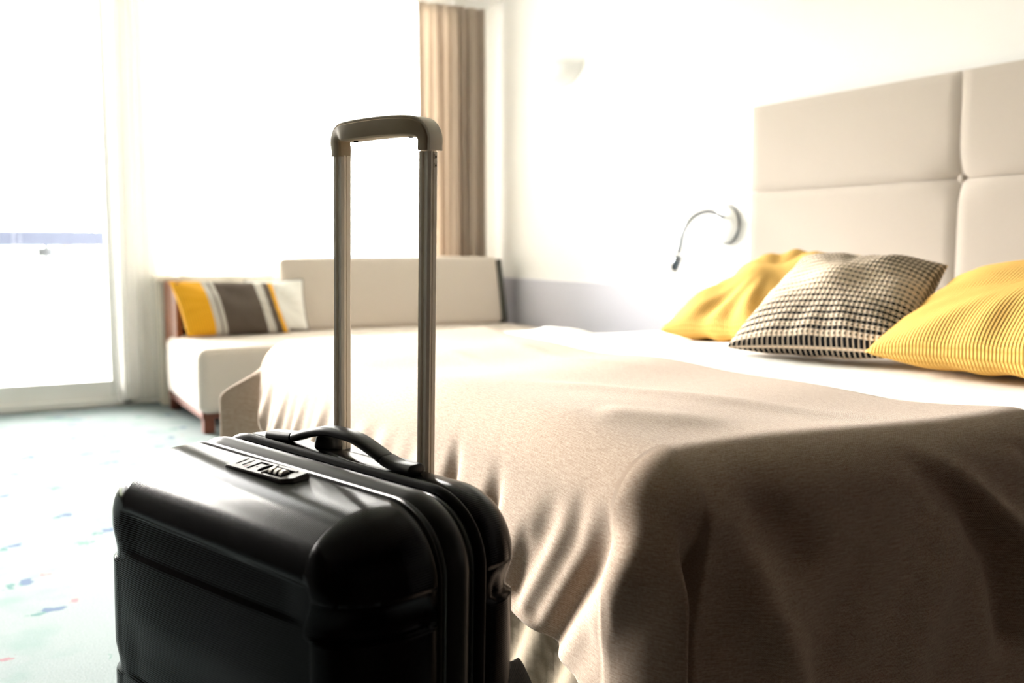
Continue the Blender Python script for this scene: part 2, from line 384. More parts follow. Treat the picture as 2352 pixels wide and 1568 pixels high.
# ------------------------------------------------------------------ curtains
def drape(name, x0, x1, y, z0, z1, mat, nf, amp, label, cat, group=None, seed=0, taper=0, nu=None, jit=.4):
    r = np.random.default_rng(seed); nu = nu or nf*14; nv = 26; V = []; U = []
    ph = r.uniform(0, 6.28, 4); x = np.linspace(0, 1, nu)
    warp = x*nf*2*PI + jit*2*np.sin(x*2*PI*3.3+ph[0]) + jit*1.5*np.sin(x*2*PI*7.1+ph[1])
    am = amp*(.75+.25*np.sin(x*2*PI*2.7+ph[2]))
    for j in range(nv):
        tz = j/(nv-1); z = z0+(z1-z0)*tz; g = 1-.35*smoothstep(.85, 1, tz)
        xx = x0+(x1-x0)*x + .006*np.sin(warp*.5+3*tz) ; xx = xx+(x-.5)*taper*(1-tz)
        yy = y+am*g*np.sin(warp+.5*np.sin(2.2*tz+x*9))
        for i in range(nu): V.append((xx[i], yy[i], z)); U.append((x[i]*(x1-x0)*2.2, z))
    o = mesh_obj(name, V, grid_faces(nu, nv), mat, None, uvs=U); return tagp(o, label, cat, group)
drape('sheer_curtain', .70, 1.22, 5.56, .03, 2.33, 'sheer', 12, .028, 'gathered white sheer curtain at the balcony door side of the window', 'curtain', seed=3, jit=.8)
drape('sheer_curtain', 1.23, 2.40, 5.56, .70, 2.33, 'sheer', 12, .018, 'wide white sheer curtain across the window above the sofa', 'curtain', seed=4, jit=.6)
cu = drape('taupe_curtain', 2.395, 2.835, 5.46, .10, 2.262, 'curtain', 7, .036, 'taupe curtain with deep vertical folds in the corner behind the sofa', 'curtain', seed=5, nu=180)
cu.modifiers.new('thick', 'SOLIDIFY').thickness = .004
ring = lathe('glider', [(.001, -.016), (.012, -.012), (.016, 0), (.012, .012), (.001, .016)], 'opal', None, 16, Matrix.Translation((2.60, 5.41, 2.265)))
ring.parent = cu
box('curtain_track', .70, 2.90, 5.50, 5.53, 2.268, 2.32, 'white_gloss', None, bev=.004)
tagp(bpy.data.objects['curtain_track'], 'slim white curtain track under the pelmet above the window', 'curtain track')

# ------------------------------------------------------------------ wall lights
s = empty('wall_uplighter', (XW, 4.75, 1.83), 'white bowl shaped uplighter high on the right wall', 'lamp')
prof = []
V = []; na, nb = 25, 13
for j in range(nb):
    el = -PI/2*(j/(nb-1))
    for i in range(na):
        az = PI*i/(na-1); V.append((-.13*math.cos(el)*math.sin(az), .20*math.cos(el)*math.cos(az), .105*math.sin(el)))
sh = mesh_obj('shade', V, grid_faces(na, nb), 'opal', s); sh.modifiers.new('t', 'SOLIDIFY').thickness = .006
box('wall_plate', -.012, 0, -.06, .06, -.08, -.01, 'opal', s, bev=.003)
g = empty('reading_lamp', (XW, 3.38, .94), 'chrome gooseneck reading lamp with round white base left of the headboard', 'lamp')
lathe('wall_base', [(.001, 0), (.080, 0), (.084, .006), (.082, .020), (.070, .028), (.001, .031)], 'opal', g, 40, Matrix.Rotation(-PI/2, 4, 'Y'))
lathe('rim', [(.083, -.001), (.0865, .002), (.0865, .012), (.083, .014)], 'chrome', g, 40, Matrix.Rotation(-PI/2, 4, 'Y'))
gp = cr_spline([(-.03, -.01, .03), (-.10, .005, .055), (-.17, .022, .03), (-.20, .05, -.03), (-.20, .068, -.09), (-.20, .082, -.125)], 30)
tube('gooseneck', gp, .0085, 'chrome', g, 10)
lathe('lamp_head', [(.001, -.035), (.014, -.035), (.017, -.028), (.019, .02), (.015, .03), (.001, .032)], 'chrome', g, 20,
      Matrix.Translation((-.20, .096, -.165)) @ Matrix.Rotation(.5, 4, 'X'))
lathe('lens', [(.001, -.045), (.016, -.042), (.019, -.033), (.001, -.033)], 'opal', g, 20,
      Matrix.Translation((-.20, .096, -.165)) @ Matrix.Rotation(.5, 4, 'X'))

# ------------------------------------------------------------------ headboard (panels as parts)
hb = empty('headboard', (XW-.004, 0, 0), 'tall beige upholstered headboard of large square padded panels on the right wall', 'headboard')
box('backing', -.024, 0, .42, 3.17, .30, 1.415, 'headboard', hb, bev=.004)
def hpanel(y0, y1, z0, z1):
    nu, nv = 41, 21; V = []; U = []
    for j in range(nv):
        for i in range(nu):
            u, v = i/(nu-1), j/(nv-1); e = min(min(u, 1-u)*(y1-y0), min(v, 1-v)*(z1-z0))
            x = -.053-.007*min(1, math.sqrt(max(e, 0)/.007))
            pl_ = .006*math.sin(PI*u)**.5*math.sin(PI*v)**.5
            tuft = 0
            for cy, cz in ((2.187, 1.067), (1.187, 1.067)):
                y_, z_ = y0+(y1-y0)*u, z0+(z1-z0)*v
                tuft += .024*math.exp(-abs((y_-cy)/.075)**1.5-abs((z_-cz)/.05)**1.5)
            V.append((x-pl_+tuft, y0+(y1-y0)*u, z0+(z1-z0)*v)); U.append((y0+(y1-y0)*u, z0+(z1-z0)*v))
    return mesh_obj('panel', V, grid_faces(nu, nv), 'headboard', hb, uvs=U)
for y0, y1 in ((2.188, 3.17), (1.188, 2.186), (.42, 1.186)):
    for z0, z1 in ((1.068, 1.415), (.70, 1.066), (.33, .698)): hpanel(y0, y1, z0, z1)
for cy in (2.187, 1.187):
    lathe('button', [(.001, 0), (.012, .001), (.013, .004), (.008, .008), (.001, .009)], 'headboard', hb, 16, Matrix.Translation((-.032, cy, 1.067)) @ Matrix.Rotation(-PI/2, 4, 'Y'))

# ------------------------------------------------------------------ sofa
sf = empty('sofa', (1.9, 5.0, 0), 'long beige daybed sofa with wooden end under the window', 'sofa')
def puff_box(name, x0, x1, y0, y1, z0, z1, mat, parent, r=.05, M4=None, div=14, bulge=.012):
    bm = bmesh.new(); bx(bm, x0, x1, y0, y1, z0, z1, r, 5)
    c = Vector(((x0+x1)/2, (y0+y1)/2, (z0+z1)/2)); h = Vector(((x1-x0)/2, (y1-y0)/2, (z1-z0)/2))
    bmesh.ops.subdivide_edges(bm, edges=[e for e in bm.edges if e.calc_length() > .15], cuts=6, use_grid_fill=True)
    for v in bm.verts:
        q = [(v.co[i]-c[i])/h[i] for i in range(3)]
        for i in range(3):
            j, k = [a for a in range(3) if a != i]
            v.co[i] += math.copysign(1, q[i])*bulge*(abs(q[i])**8)*max(0, 1-q[j]**2)*max(0, 1-q[k]**2)
    if M4: bmesh.ops.transform(bm, matrix=M4, verts=bm.verts)
    uvl = bm.loops.layers.uv.new('UVMap')
    for f in bm.faces:
        n = f.normal; ax = max(range(3), key=lambda i: abs(n[i]))
        for l in f.loops: co = l.vert.co; l[uvl].uv = [(co.y, co.z), (co.x, co.z), (co.x, co.y)][ax]
    return bm_obj(name, bm, mat, parent, True)
puff_box('seat_cushion', .91-1.9, 2.88-1.9, -.5, .32, .095, .392, 'sofa', sf, .045)
box('base_frame', .93-1.9, 2.86-1.9, -.44, .38, .065, .098, 'wood_dark', sf)
for lx, ly in ((.96, -.42), (2.82, -.42), (.96, .36), (2.82, .36)):
    box('leg', lx-1.9-.025, lx-1.9+.025, ly-.025, ly+.025, 0, .07, 'wood_dark', sf)
MB = Matrix.Translation((0, .22, .40)) @ Matrix.Rotation(math.radians(-12), 4, 'X')
puff_box('back_cushion', 1.50-1.9, 2.80-1.9, -.06, .05, -.01, .385, 'sofa', sf, .025, MB, bulge=.01)
sb_ = box('cushion_end', 2.80-1.9, 2.835-1.9, -.062, .05, -.01, .37, 'dark_slit', sf, .012, 3, MB); sb_['label'] = 'dark grey end of the back cushion'
ep = box('end_panel', .935-1.9, .965-1.9, .14, .46, .30, .665, 'wood', sf, .006); ep['label'] = 'orange-brown wooden end panel'
ep2 = box('back_panel', .965-1.9, 1.52-1.9, .41, .435, .30, .665, 'wood', sf, .004)

def pillow(name, corners, thick, mat, label, cat, group=None, wrinkle=.004, seed=0, pinch=.06, uv=None, n=64, up=None, sag=0):
    """corners BL, BR, TR, TL in world space; a stuffed square with pinched sides and pointed corners"""
    P = [np.array(c, float) for c in corners]; c0 = sum(P)/4; r = np.random.default_rng(seed)
    wdt = np.linalg.norm(P[1]-P[0]+P[2]-P[3])/2; hgt = np.linalg.norm(P[3]-P[0]+P[2]-P[1])/2
    N = np.cross(P[1]-P[0]+P[2]-P[3], P[3]-P[0]+P[2]-P[1]); N /= np.linalg.norm(N)
    if up is not None and N@np.array(up) < 0: N = -N
    V = []; U = []; F = []
    ks = [(r.uniform(0, 2*PI), r.uniform(2, 7), r.uniform(2, 7), r.uniform(-1, 1)) for _ in range(9)]
    for side in (1, -1):
        off = len(V)
        for j in range(n):
            for i in range(n):
                u, v = i/(n-1), j/(n-1); a, b = 2*u-1, 2*v-1
                a2 = a*(1-pinch*(1-b*b)); b2 = b*(1-pinch*(1-a*a)); uu, vv = (a2+1)/2, (b2+1)/2
                p = P[0]*(1-uu)*(1-vv)+P[1]*uu*(1-vv)+P[2]*uu*vv+P[3]*(1-uu)*vv
                e = max(0, (1-a*a))*max(0, (1-b*b)); hgt_ = thick/2*e**.42
                wr = sum(k[3]*math.sin(k[1]*a+k[2]*b*(1 if q % 2 else -1)+k[0]) for q, k in enumerate(ks))
                rad = math.sin(14*math.atan2(b, a)+r.uniform(0, 0))*(max(abs(a), abs(b))**3)
                hgt_ += e**.5*(wrinkle*wr*.6+wrinkle*1.4*rad)
                p = p+N*side*hgt_-np.array((0, 0, sag*math.sin(PI*u)*v))
                V.append(p-c0); U.append((u*wdt, v*hgt))
        g_ = grid_faces(n, n, off=off); F += g_ if side == 1 else [f[::-1] for f in g_]
    o = mesh_obj(name, V, F, mat, None, uvs=U); o.location = c0
    bm = bmesh.new(); bm.from_mesh(o.data); bmesh.ops.remove_doubles(bm, verts=bm.verts, dist=1e-5); bmesh.ops.recalc_face_normals(bm, faces=bm.faces[:])
    bm.to_mesh(o.data); bm.free(); tagp(o, label, cat, group); return o, (P, N, c0, pinch)
def edge_piping(o, info, mat, rr=.004, name='piping'):
    P, N, c0, pinch = info; pts = []
    for (s0, s1) in (((-1, -1), (1, -1)), ((1, -1), (1, 1)), ((1, 1), (-1, 1)), ((-1, 1), (-1, -1))):
        for k in range(16):
            t = k/16; a = s0[0]+(s1[0]-s0[0])*t; b = s0[1]+(s1[1]-s0[1])*t
            uu = (a*(1-pinch*(1-b*b))+1)/2; vv = (b*(1-pinch*(1-a*a))+1)/2
            pts.append(P[0]*(1-uu)*(1-vv)+P[1]*uu*(1-vv)+P[2]*uu*vv+P[3]*(1-uu)*vv-c0)
    pts.append(pts[0]); return tube(name, pts, rr, mat, o, 8)
o, inf = pillow('white_cushion', [(1.30, 5.13, .405), (1.60, 5.10, .405), (1.60, 5.19, .67), (1.30, 5.23, .67)], .09, 'white_fabric',
                'plain white cushion with dark piping behind the striped cushion', 'cushion', seed=3, up=(0, -1, 0))
edge_piping(o, inf, 'piping')
o, inf = pillow('white_cushion', [(.99, 5.29, .425), (1.49, 5.29, .425), (1.49, 5.33, .70), (.99, 5.33, .70)], .10, 'cream',
                'long cream back cushion between the wooden end and the beige backrest', 'cushion', seed=4, up=(0, -1, 0), pinch=.02)
o, inf = pillow('striped_cushion', [(.965, 5.02, .405), (1.475, 5.0, .405), (1.435, 5.16, .655), (.91, 5.17, .672)], .12, 'stripes',
                'oblong yellow, grey and dark brown striped cushion on the sofa', 'cushion', seed=5, up=(0, -1, 0), pinch=.035)

# ------------------------------------------------------------------ bed
bd = empty('bed_base', (1.8, 1.82, 0), 'dark upholstered double bed base, seen under the hanging blanket', 'bed')
box('box_base', .80-1.8, 2.88-1.8, 1.02-1.82, 2.64-1.82, .09, .33, 'dark_fabric', bd, .012)
for lx in (.9, 2.75):
    for ly in (1.1, 2.55):
        box('leg', lx-1.8-.03, lx-1.8+.03, ly-1.82-.03, ly-1.82+.03, 0, .10, 'wood_dark', bd, .004)
mt = tagp(puff_box('mattress', .78, 2.87, 1.0, 2.66, .33, .545, 'white_linen', None, .05), 'thick white mattress under the duvet', 'mattress')

def seg_field(P, strokes):
    """sum of gaussian strokes: each (polyline, width, amplitude)"""
    D = np.zeros(len(P))
    for pts, wd, am in strokes:
        pts = np.array(pts, float); best = np.full(len(P), 1e9); tp = np.ones(len(P)); tpe = np.zeros(len(P))
        ln_ = [0.0]
        for a, b in zip(pts[:-1], pts[1:]): ln_.append(ln_[-1]+float(np.linalg.norm(b-a)))
        q_ = -1
        for a, b in zip(pts[:-1], pts[1:]):
            q_ += 1; ab = b-a; t = np.clip(((P-a)@ab)/(ab@ab), 0, 1); dd = np.linalg.norm(P-(a+t[:, None]*ab), axis=1)
            pos = (ln_[q_]+t*(ln_[q_+1]-ln_[q_]))/ln_[-1]; tp = np.where(dd < best, smoothstep(-.12, .5, pos), tp); tpe = np.where(dd < best, smoothstep(.5, 1.0, pos), tpe); best = np.minimum(best, dd)
        if pts[:, 2].min() > .57: tp = smoothstep(-.1, .5, tp)*(1-tpe)
        D += am*tp*np.exp(-(best/wd)**2)
    return D
def topo(X, Y, k=1.0):
    """gentle unevenness of the made bed"""
    h = .006*np.sin(5.1*X+2.3*Y+.5)+.005*np.sin(-3.2*X+6.1*Y+1.7)+.003*np.sin(11*X+4*Y)+.003*np.sin(3*X-13*Y+2)
    return k*h
def cloth(name, X0, X1, Y0, Y1, zt, Rr, hang_foot, hang_near, hang_far, secs, mat, parent, strokes=(), folds=0, step=.008, nh=64,
          fl=.10, top=True, thick=.004, sd=1, top_in=.06, flare_near=0, foldfun=None, nx=None, tuck=None):
    """bed cloth: top sheet between X0..X1 plus a skirt over the foot side and both long sides"""
    r = np.random.default_rng(sd)
    xi, yi0, yi1 = X0+Rr, Y0+Rr, Y1-Rr            # inner rectangle
    V = []; U = []; F = []; NRM = []; HG = []
    st = []                                        # stations: base point, normal, kind, u
    n_near = max(2, int((X1-xi)/step)); n_foot = int((yi1-yi0)/step); nc = 44
    for x in np.linspace(X1, xi, n_near)[:-1]: st.append(((x, yi1), (0, 1), 'far', 0))
    for u in np.linspace(0, 1, nc)[:-1]: st.append(((xi, yi1), (-math.sin(u*PI/2), math.cos(u*PI/2)), 'cf', u))
    for y in np.linspace(yi1, yi0, n_foot)[:-1]: st.append(((xi, y), (-1, 0), 'foot', 0))
    for u in np.linspace(0, 1, nc)[:-1]: st.append(((xi, yi0), (-math.cos(u*PI/2), -math.sin(u*PI/2)), 'cn', u))
    for x in np.linspace(xi, X1, n_near): st.append(((x, yi0), (0, -1), 'near', 0))
    arc = Rr*PI/2
    secN, secF = secs
    sN = cr_spline(secN, 200) if secN else None; sF = cr_spline(secF, 200) if secF else None
    sc_ = 0; prev = None
    for (b, n_, kd, u) in st:
        if kd == 'far': L = hang_far
        elif kd == 'near': L = hang_near
        elif kd == 'foot': L = hang_foot((b[1]))
        elif kd == 'cn': L = hang_foot(yi0)*(1-u)+hang_near*u+ .05*math.sin(PI*u)
        else: L = hang_far*(1-u)+hang_foot(yi1)*u+.03*math.sin(PI*u)
        hs = np.concatenate([np.linspace(0, arc, 18)[:-1], np.linspace(arc, arc+L, nh-17)])
        if prev is not None: sc_ += step
        prev = b
        for h in hs:
            k = min(max((h-arc+.02)/.12, 0), 1.0) if h > arc else 0
            if h < arc: rho = Rr*math.sin(h/Rr); z = zt-Rr*(1-math.cos(h/Rr))
            else: rho = Rr+fl*(h-arc)*.5; z = zt-Rr-(h-arc)
            x, y = b[0]+n_[0]*rho, b[1]+n_[1]*rho
            if kd in ('cn', 'cf') and h > arc*.7:
                ss = sN if kd == 'cn' else sF
                if ss is not None:
                    q = ss[min(199, int(u*199))]; kk = min(max((h-arc*.7)/.13, 0), 1); kk = kk*kk*(3-2*kk)
                    x = x*(1-kk)+(b[0]+q[0])*kk; y = y*(1-kk)+(b[1]+q[1])*kk
            V.append((x, y, z)); U.append((b[1] if kd in ('foot',) else b[0]+.3*u, h) if kd == 'foot' else (b[0]+.25*u, h+5)); NRM.append((n_[0], n_[1])); HG.append(max(0, h-arc))
    ns = len(st); nhh = nh
    for i in range(ns-1):
        for j in range(nhh-1):
            a = i*nhh+j; F.append((a, a+1, a+1+nhh, a+nhh))
    V = np.array(V); NRM = np.array(NRM); HG = np.array(HG)
    # folds that deepen as the cloth hangs
    if foldfun is not None:
        d_ = foldfun(V, NRM, HG); V[:, :2] += NRM*d_[:, None]
    if strokes:
        d_ = seg_field(V, strokes); edge = np.clip((zt-V[:, 2])/Rr, 0, 1)
        V[:, :2] += NRM*(d_*edge)[:, None]; V[:, 2] += d_*(1-edge)
    V[:, 2] += topo(V[:, 0], V[:, 1])*np.clip(1-HG/.15, 0, 1)
    V = V.tolist()
    if top:
        off = len(V); nx_ = nx or n_near; ny_ = n_foot
        for y in np.linspace(yi0, yi1, ny_):
            for x in np.linspace(xi, X1, nx_): V.append([x, y, zt]); U.append((y, x))
        T = np.array(V[off:])
        if strokes: T[:, 2] += seg_field(T, strokes)
        T[:, 2] += topo(T[:, 0], T[:, 1]); V[off:] = T.tolist()
        F += grid_faces(nx_, ny_, off=off)
    if flare_near:
        V = np.array(V); V[:, 0] += flare_near*(1-smoothstep(.93, 1.18, V[:, 1]))*smoothstep(.9, X1, V[:, 0]); V = V.tolist()
    if tuck:
        V = np.array(V); d_ = tuck*(1-smoothstep(1.33, 1.45, V[:, 0])); V[:, 2] -= d_
        V[:, 1] += np.where(V[:, 1] < Y0+.06, d_, 0)-np.where(V[:, 1] > Y1-.06, d_, 0)
        V = V.tolist()
    o = mesh_obj(name, V, F, mat, parent, uvs=U)
    bm = bmesh.new(); bm.from_mesh(o.data); bmesh.ops.remove_doubles(bm, verts=bm.verts, dist=.0008)
    bmesh.ops.recalc_face_normals(bm, faces=bm.faces[:])
    if sum(f.normal.z for f in bm.faces) < 0: bmesh.ops.reverse_faces(bm, faces=bm.faces[:])
    bm.to_mesh(o.data); bm.free()
    if thick:
        m = o.modifiers.new('thick', 'SOLIDIFY'); m.thickness = thick; m.offset = -1
    return o
# white duvet under and beyond the blanket
def duv_folds(V, N, H): return .006*np.sin(V[:, 0]*24+V[:, 1]*19+H*7)*np.clip(H/.1, 0, 1)
dv = cloth('white_duvet', .725, 2.87, .945, 2.71, .575, .075, lambda y: .08, .20, .20, (None, None), 'white_linen', None, step=.022, nh=30, fl=.03,
           foldfun=duv_folds, thick=.006, tuck=.022,
           strokes=[([(1.50, 2.62, .57), (1.47, 2.0, .57), (1.40, 1.3, .57), (1.42, .98, .57)], .045, .010), ([(1.55, 2.66, .575), (1.75, 2.55, .575)], .05, .018),
                    ([(1.9, 2.6, .57), (2.2, 2.3, .57)], .04, .008)])
tagp(dv, 'white duvet spread over the bed between blanket and headboard', 'duvet')

def bl_folds(V, N, H):
    foot = np.abs(N[:, 0]) > .99; q = V[:, 1]-.8*H
    far = smoothstep(1.25, 1.75, V[:, 1])
    a = .62*np.sin(q*2*PI/.15+1.6*np.sin(q*6.1))+.38*np.sin(q*2*PI/.083+2.4*np.sin(q*5.3)+1)
    d1 = .012*np.clip(H/.16, 0, 1)*a*(.2+.8*far)
    p = V[:, 0]+.35*H
    d2 = .006*np.clip(H/.2, 0, 1)*(np.sin(p*2*PI/.23+1)+.5*np.sin(p*2*PI/.11+2))
    near = N[:, 1] < -.99
    d3 = -.034*np.exp(-((V[:, 0]-.785)/.075)**2)*np.clip(H/.15, 0, 1)*near
    return np.where(foot, d1, d2*smoothstep(.8, .95, V[:, 0])+d3)
def hang_foot(y):
    return float(np.interp(y, [.95, 1.08, 1.29, 1.6, 2.2, 2.75], [.30, .235, .195, .17, .17, .165]))
R_ = .085
secN = [(-R_-.010, 0), (-.094, -.020), (-.088, -.045), (-.078, -.072), (-.064, -.098), (-.054, -.109), (-.047, -.105), (-.048, -.084), (-.052, -.060), (-.022, -.048), (.0, -R_+.034)]
secF = [(.0, R_), (-.06, R_+.05), (-.125, R_+.115), (-.150, R_+.125), (-.145, R_+.11), (-.08, R_+.03), (-.03, .035), (-.045, .012), (-R_+.005, .022), (-R_-.008, .0)]
strokes = [
 ([(.70, 1.124, .498), (.70, 1.182, .423), (.70, 1.25, .33)], .022, -.010),
 ([(.70, .992, .512), (.70, 1.039, .443), (.70, 1.112, .35), (.70, 1.17, .27)], .028, -.024),
 ([(.70, 1.060, .53), (.70, 1.10, .45), (.70, 1.20, .32)], .018, -.010),
 ([(.70, 1.213, .446), (.70, 1.260, .33)], .016, -.006),
 ([(.70, 1.30, .50), (.70, 1.38, .33)], .018, -.014), ([(.70, 1.44, .52), (.70, 1.53, .33)], .016, -.012),
 ([(.715, .93, .528), (.70, .975, .448), (.70, 1.02, .36)], .030, .010),
 ([(.83, .92, .56), (.877, .92, .505), (.935, .92, .44)], .034, -.020),
 ([(1.10, .92, .56), (1.208, .92, .462), (1.261, .92, .377), (1.285, .92, .25)], .024, -.028),
 ([(1.10, .93, .575), (1.197, .92, .501), (1.29, .92, .42), (1.335, .92, .32)], .016, .020),
 ([(.84, .92, .485), (.881, .92, .38), (.945, .92, .24)], .028, .020),
 ([(.86, .92, .36), (.90, .92, .25)], .03, -.010),
 ([(1.26, .93, .575), (1.33, .92, .55), (1.41, .92, .48)], .010, .007), ([(1.20, .93, .575), (1.30, .92, .545), (1.38, .92, .45)], .012, -.007),
 ([(.90, 1.55, .58), (1.10, 1.20, .58), (1.2, .98, .58)], .05, .008), ([(.80, 1.2, .58), (.95, 1.05, .58)], .05, .006),
 ([(1.30, 2.4, .58), (1.20, 1.9, .58), (1.25, 1.5, .58)], .03, .006), ([(1.05, 2.3, .58), (1.0, 1.8, .58)], .025, .005)]
bl = cloth('throw_blanket', .70, 1.385, .92, 2.735, .590, R_, hang_foot, .40, .20, (secN, secF), 'blanket', None, strokes=strokes, foldfun=bl_folds, step=.0075, nh=70, fl=.06, thick=.005, flare_near=.10)
tagp(bl, 'beige knitted throw blanket draped over the foot of the bed', 'blanket')
ln = cloth('underside_layer', .738, .80, 1.03, 2.70, .570, .07, lambda y: float(np.interp(y, [.95, 1.3, 1.6, 1.9], [.40, .36, .25, .05])), .02, .03,
           (None, None), 'fleece', bl, foldfun=lambda V, N, H: .010*np.sin((V[:, 1]-.5*H)*2*PI/.12)*np.clip(H/.2, 0, 1), step=.015, nh=40, fl=.14, top=False, thick=.004)
ln['label'] = 'pale fuzzy underside hanging below the hem'

# pillows on the bed
pillow('white_pillow', [(2.02, 2.62, .60), (2.05, 1.98, .60), (2.70, 1.98, .68), (2.68, 2.62, .70)], .15, 'white_linen',
       'white bed pillow under the left yellow pillow', 'pillow', seed=11, up=(0, 0, 1))
pillow('white_pillow', [(2.05, 1.68, .60), (2.08, 1.04, .60), (2.70, 1.04, .70), (2.70, 1.68, .70)], .15, 'white_linen',
       'white bed pillow under the right yellow pillow', 'pillow', seed=12, up=(0, 0, 1))
pillow('yellow_pillow', [(1.76, 2.30, .60), (1.82, 1.86, .61), (2.40, 2.02, .79), (2.46, 2.60, .80)], .17, 'waffle',
       'yellow waffle pillow furthest from the camera, behind the checked one', 'pillow', seed=13, up=(-.4, 0, 1), wrinkle=.013)
pillow('yellow_pillow', [(1.70, 1.50, .615), (1.76, .98, .615), (2.30, 1.05, .80), (2.22, 1.62, .78)], .17, 'waffle',
       'yellow waffle pillow at the right edge, in front of the headboard', 'pillow', seed=14, up=(-.4, 0, 1), wrinkle=.006)
ck, inf = pillow('checked_cushion', [(1.61, 1.84, .600), (1.76, 1.43, .612), (2.12, 1.62, .795), (1.99, 1.97, .815)], .15, 'checks',
       'square cushion with black and cream woven dots between two yellow pillows', 'cushion', seed=15, up=(-.6, -.5, 1), wrinkle=.004, n=80)

# ------------------------------------------------------------------ suitcase
al = math.radians(-68.5); TH = math.radians(1.33)
wv_ = Vector((math.cos(al), math.sin(al), 0)); tv_ = Vector((-math.sin(al), math.cos(al), 0)); zv_ = Vector((0, 0, 1))
w2 = wv_*math.cos(TH)-zv_*math.sin(TH); z2 = zv_*math.cos(TH)+wv_*math.sin(TH)
org = Vector((.475, 1.19, .958))-z2*.958
sui = empty('suitcase', (0, 0, 0), 'black ribbed hard shell cabin suitcase with raised champagne pull handle beside the bed', 'suitcase')
sui.matrix_world = Matrix(((w2.x, tv_.x, z2.x, org.x), (w2.y, tv_.y, z2.y, org.y), (w2.z, tv_.z, z2.z, org.z), (0, 0, 0, 1)))
CX, HW, ZB, ZT = -.027, .255, .045, .571        # centre, half width, bottom, top of the shells
def perim(n, hw, zb, zt, r):
    """rounded rectangle in the x-z plane, returns points, normals, running length"""
    P = []; N = []; cs = [(hw-r, zt-r, 0), (-(hw-r), zt-r, 1), (-(hw-r), zb+r, 2), (hw-r, zb+r, 3)]
    L = [PI/2*r]*4; S_ = [(2*(hw-r)), (zt-zb-2*r)]*2; tot = sum(L)+2*S_[0]+2*S_[1]
    out = []
    for q, (cx, cz, k) in enumerate(cs):
        m = max(8, int(n*L[0]/tot))
        for i in range(m+1):
            a = PI/2*(k+i/m); out.append((cx+r*math.cos(a), cz+r*math.sin(a), math.cos(a), math.sin(a)))
        nx_, nz_ = cs[(q+1) % 4][:2]; a = PI/2*(k+1); e = out[-1]
        m2 = max(4, int(n*S_[q % 2]/tot)); s0 = (nx_+r*math.cos(a), nz_+r*math.sin(a))
        for i in range(1, m2): t = i/m2; out.append((e[0]+(s0[0]-e[0])*t, e[1]+(s0[1]-e[1])*t, math.cos(a), math.sin(a)))
    P = np.array(out); P[:, 0] += CX; P[:, 1] -= .025*P[:, 0]*(P[:, 1]-zb)/(zt-zb)
    d_ = np.linalg.norm(np.roll(P[:, :2], -1, 0)-P[:, :2], axis=1); s_ = np.concatenate([[0], np.cumsum(d_)[:-1]])
    return P, s_
def notch(z):
    """side wall steps between the moulded blocks"""
    d_ = 0
    for zc in (.445, .295, .15):
        d_ = d_+.010*smoothstep(zc-.003, zc, z)*(1-smoothstep(zc+.008, zc+.040, z))
    return d_
def shell(name, ys, insets, rad, mat, cap_y, front=True, n=520):
    P, s_ = perim(n, HW, ZB, ZT, rad); m = len(P); V = []; U = []
    for y, ins in zip(ys, insets):
        nt = notch(P[:, 1])*np.abs(P[:, 2])**2
        x = P[:, 0]-P[:, 2]*(ins+nt*smoothstep(0, .02, abs(y-ys[0]))); z = P[:, 1]-P[:, 3]*ins
        for i in range(m): V.append((x[i], y, z[i])); U.append((s_[i], y))
    F = grid_faces(m, len(ys), True)
    # end cap: concentric rings to a centre, with block steps in relief
    ins = insets[-1]; last = np.array(V[-m:]); cz = (ZB+ZT)/2; off = len(V)-m
    sgn = -1 if front else 1
    K = 60
    for k in range(1, K+1):
        t = k/K; sh_ = (1-t)
        X = CX+(last[:, 0]-CX)*sh_; Z = cz+(last[:, 2]-cz)*sh_
        e = smoothstep(0, .25, t)
        blk = np.zeros(m)
        for zc in (.458, .30, .155): blk += -.0025*smoothstep(zc-.0025, zc+.0025, Z)*(1-smoothstep(zc+.03, zc+.09, Z))
        uq = np.clip(np.abs(X-CX)/(HW-.07), 0, 1); vq = np.clip(np.abs(Z-cz)/((ZT-ZB)/2-.07), 0, 1)
        sm = (1-uq**3)*(1-vq**3); ed = smoothstep(0, .25, 1-uq)
        Yv = last[:, 1]+sgn*(.008*sm+blk*ed)
        for i in range(m): V.append((X[i], Yv[i], Z[i])); U.append((Z[i], 1+X[i]))
    for k in range(K):
        for i in range(m):
            a = off+k*m+i; b = off+k*m+(i+1) % m; F.append((a, b, b+m, a+m))
    if not front: F = [f[::-1] for f in F]
    o = mesh_obj(name, V, F, mat, sui, uvs=U)
    bm = bmesh.new(); bm.from_mesh(o.data); bmesh.ops.recalc_face_normals(bm, faces=bm.faces[:]); bm.to_mesh(o.data); bm.free()
    return o
def arc_prof(y0, y1, depth, n=14, p=1.0):
    ys, ins = [], []
    for i in range(n+1):
        a = PI/2*i/n; ys.append(y0+(y1-y0)*math.sin(a)); ins.append(depth*(1-math.cos(a)))
    return ys, ins
ay, ai = arc_prof(-.150, -.250, .066, 24)
ys = [-.131, -.1315, -.134, -.145]+ay; ins = [.006, .002, .0, 0]+ai
shell('front_shell', ys, ins, .080, 'shell', None, True)
ay, ai = arc_prof(-.030, .022, .045, 18)
ys = [-.056, -.0555, -.053, -.035]+ay; ins = [.006, .002, 0, -.0005]+ai
shell('back_shell', ys, ins, .080, 'shell', None, False)
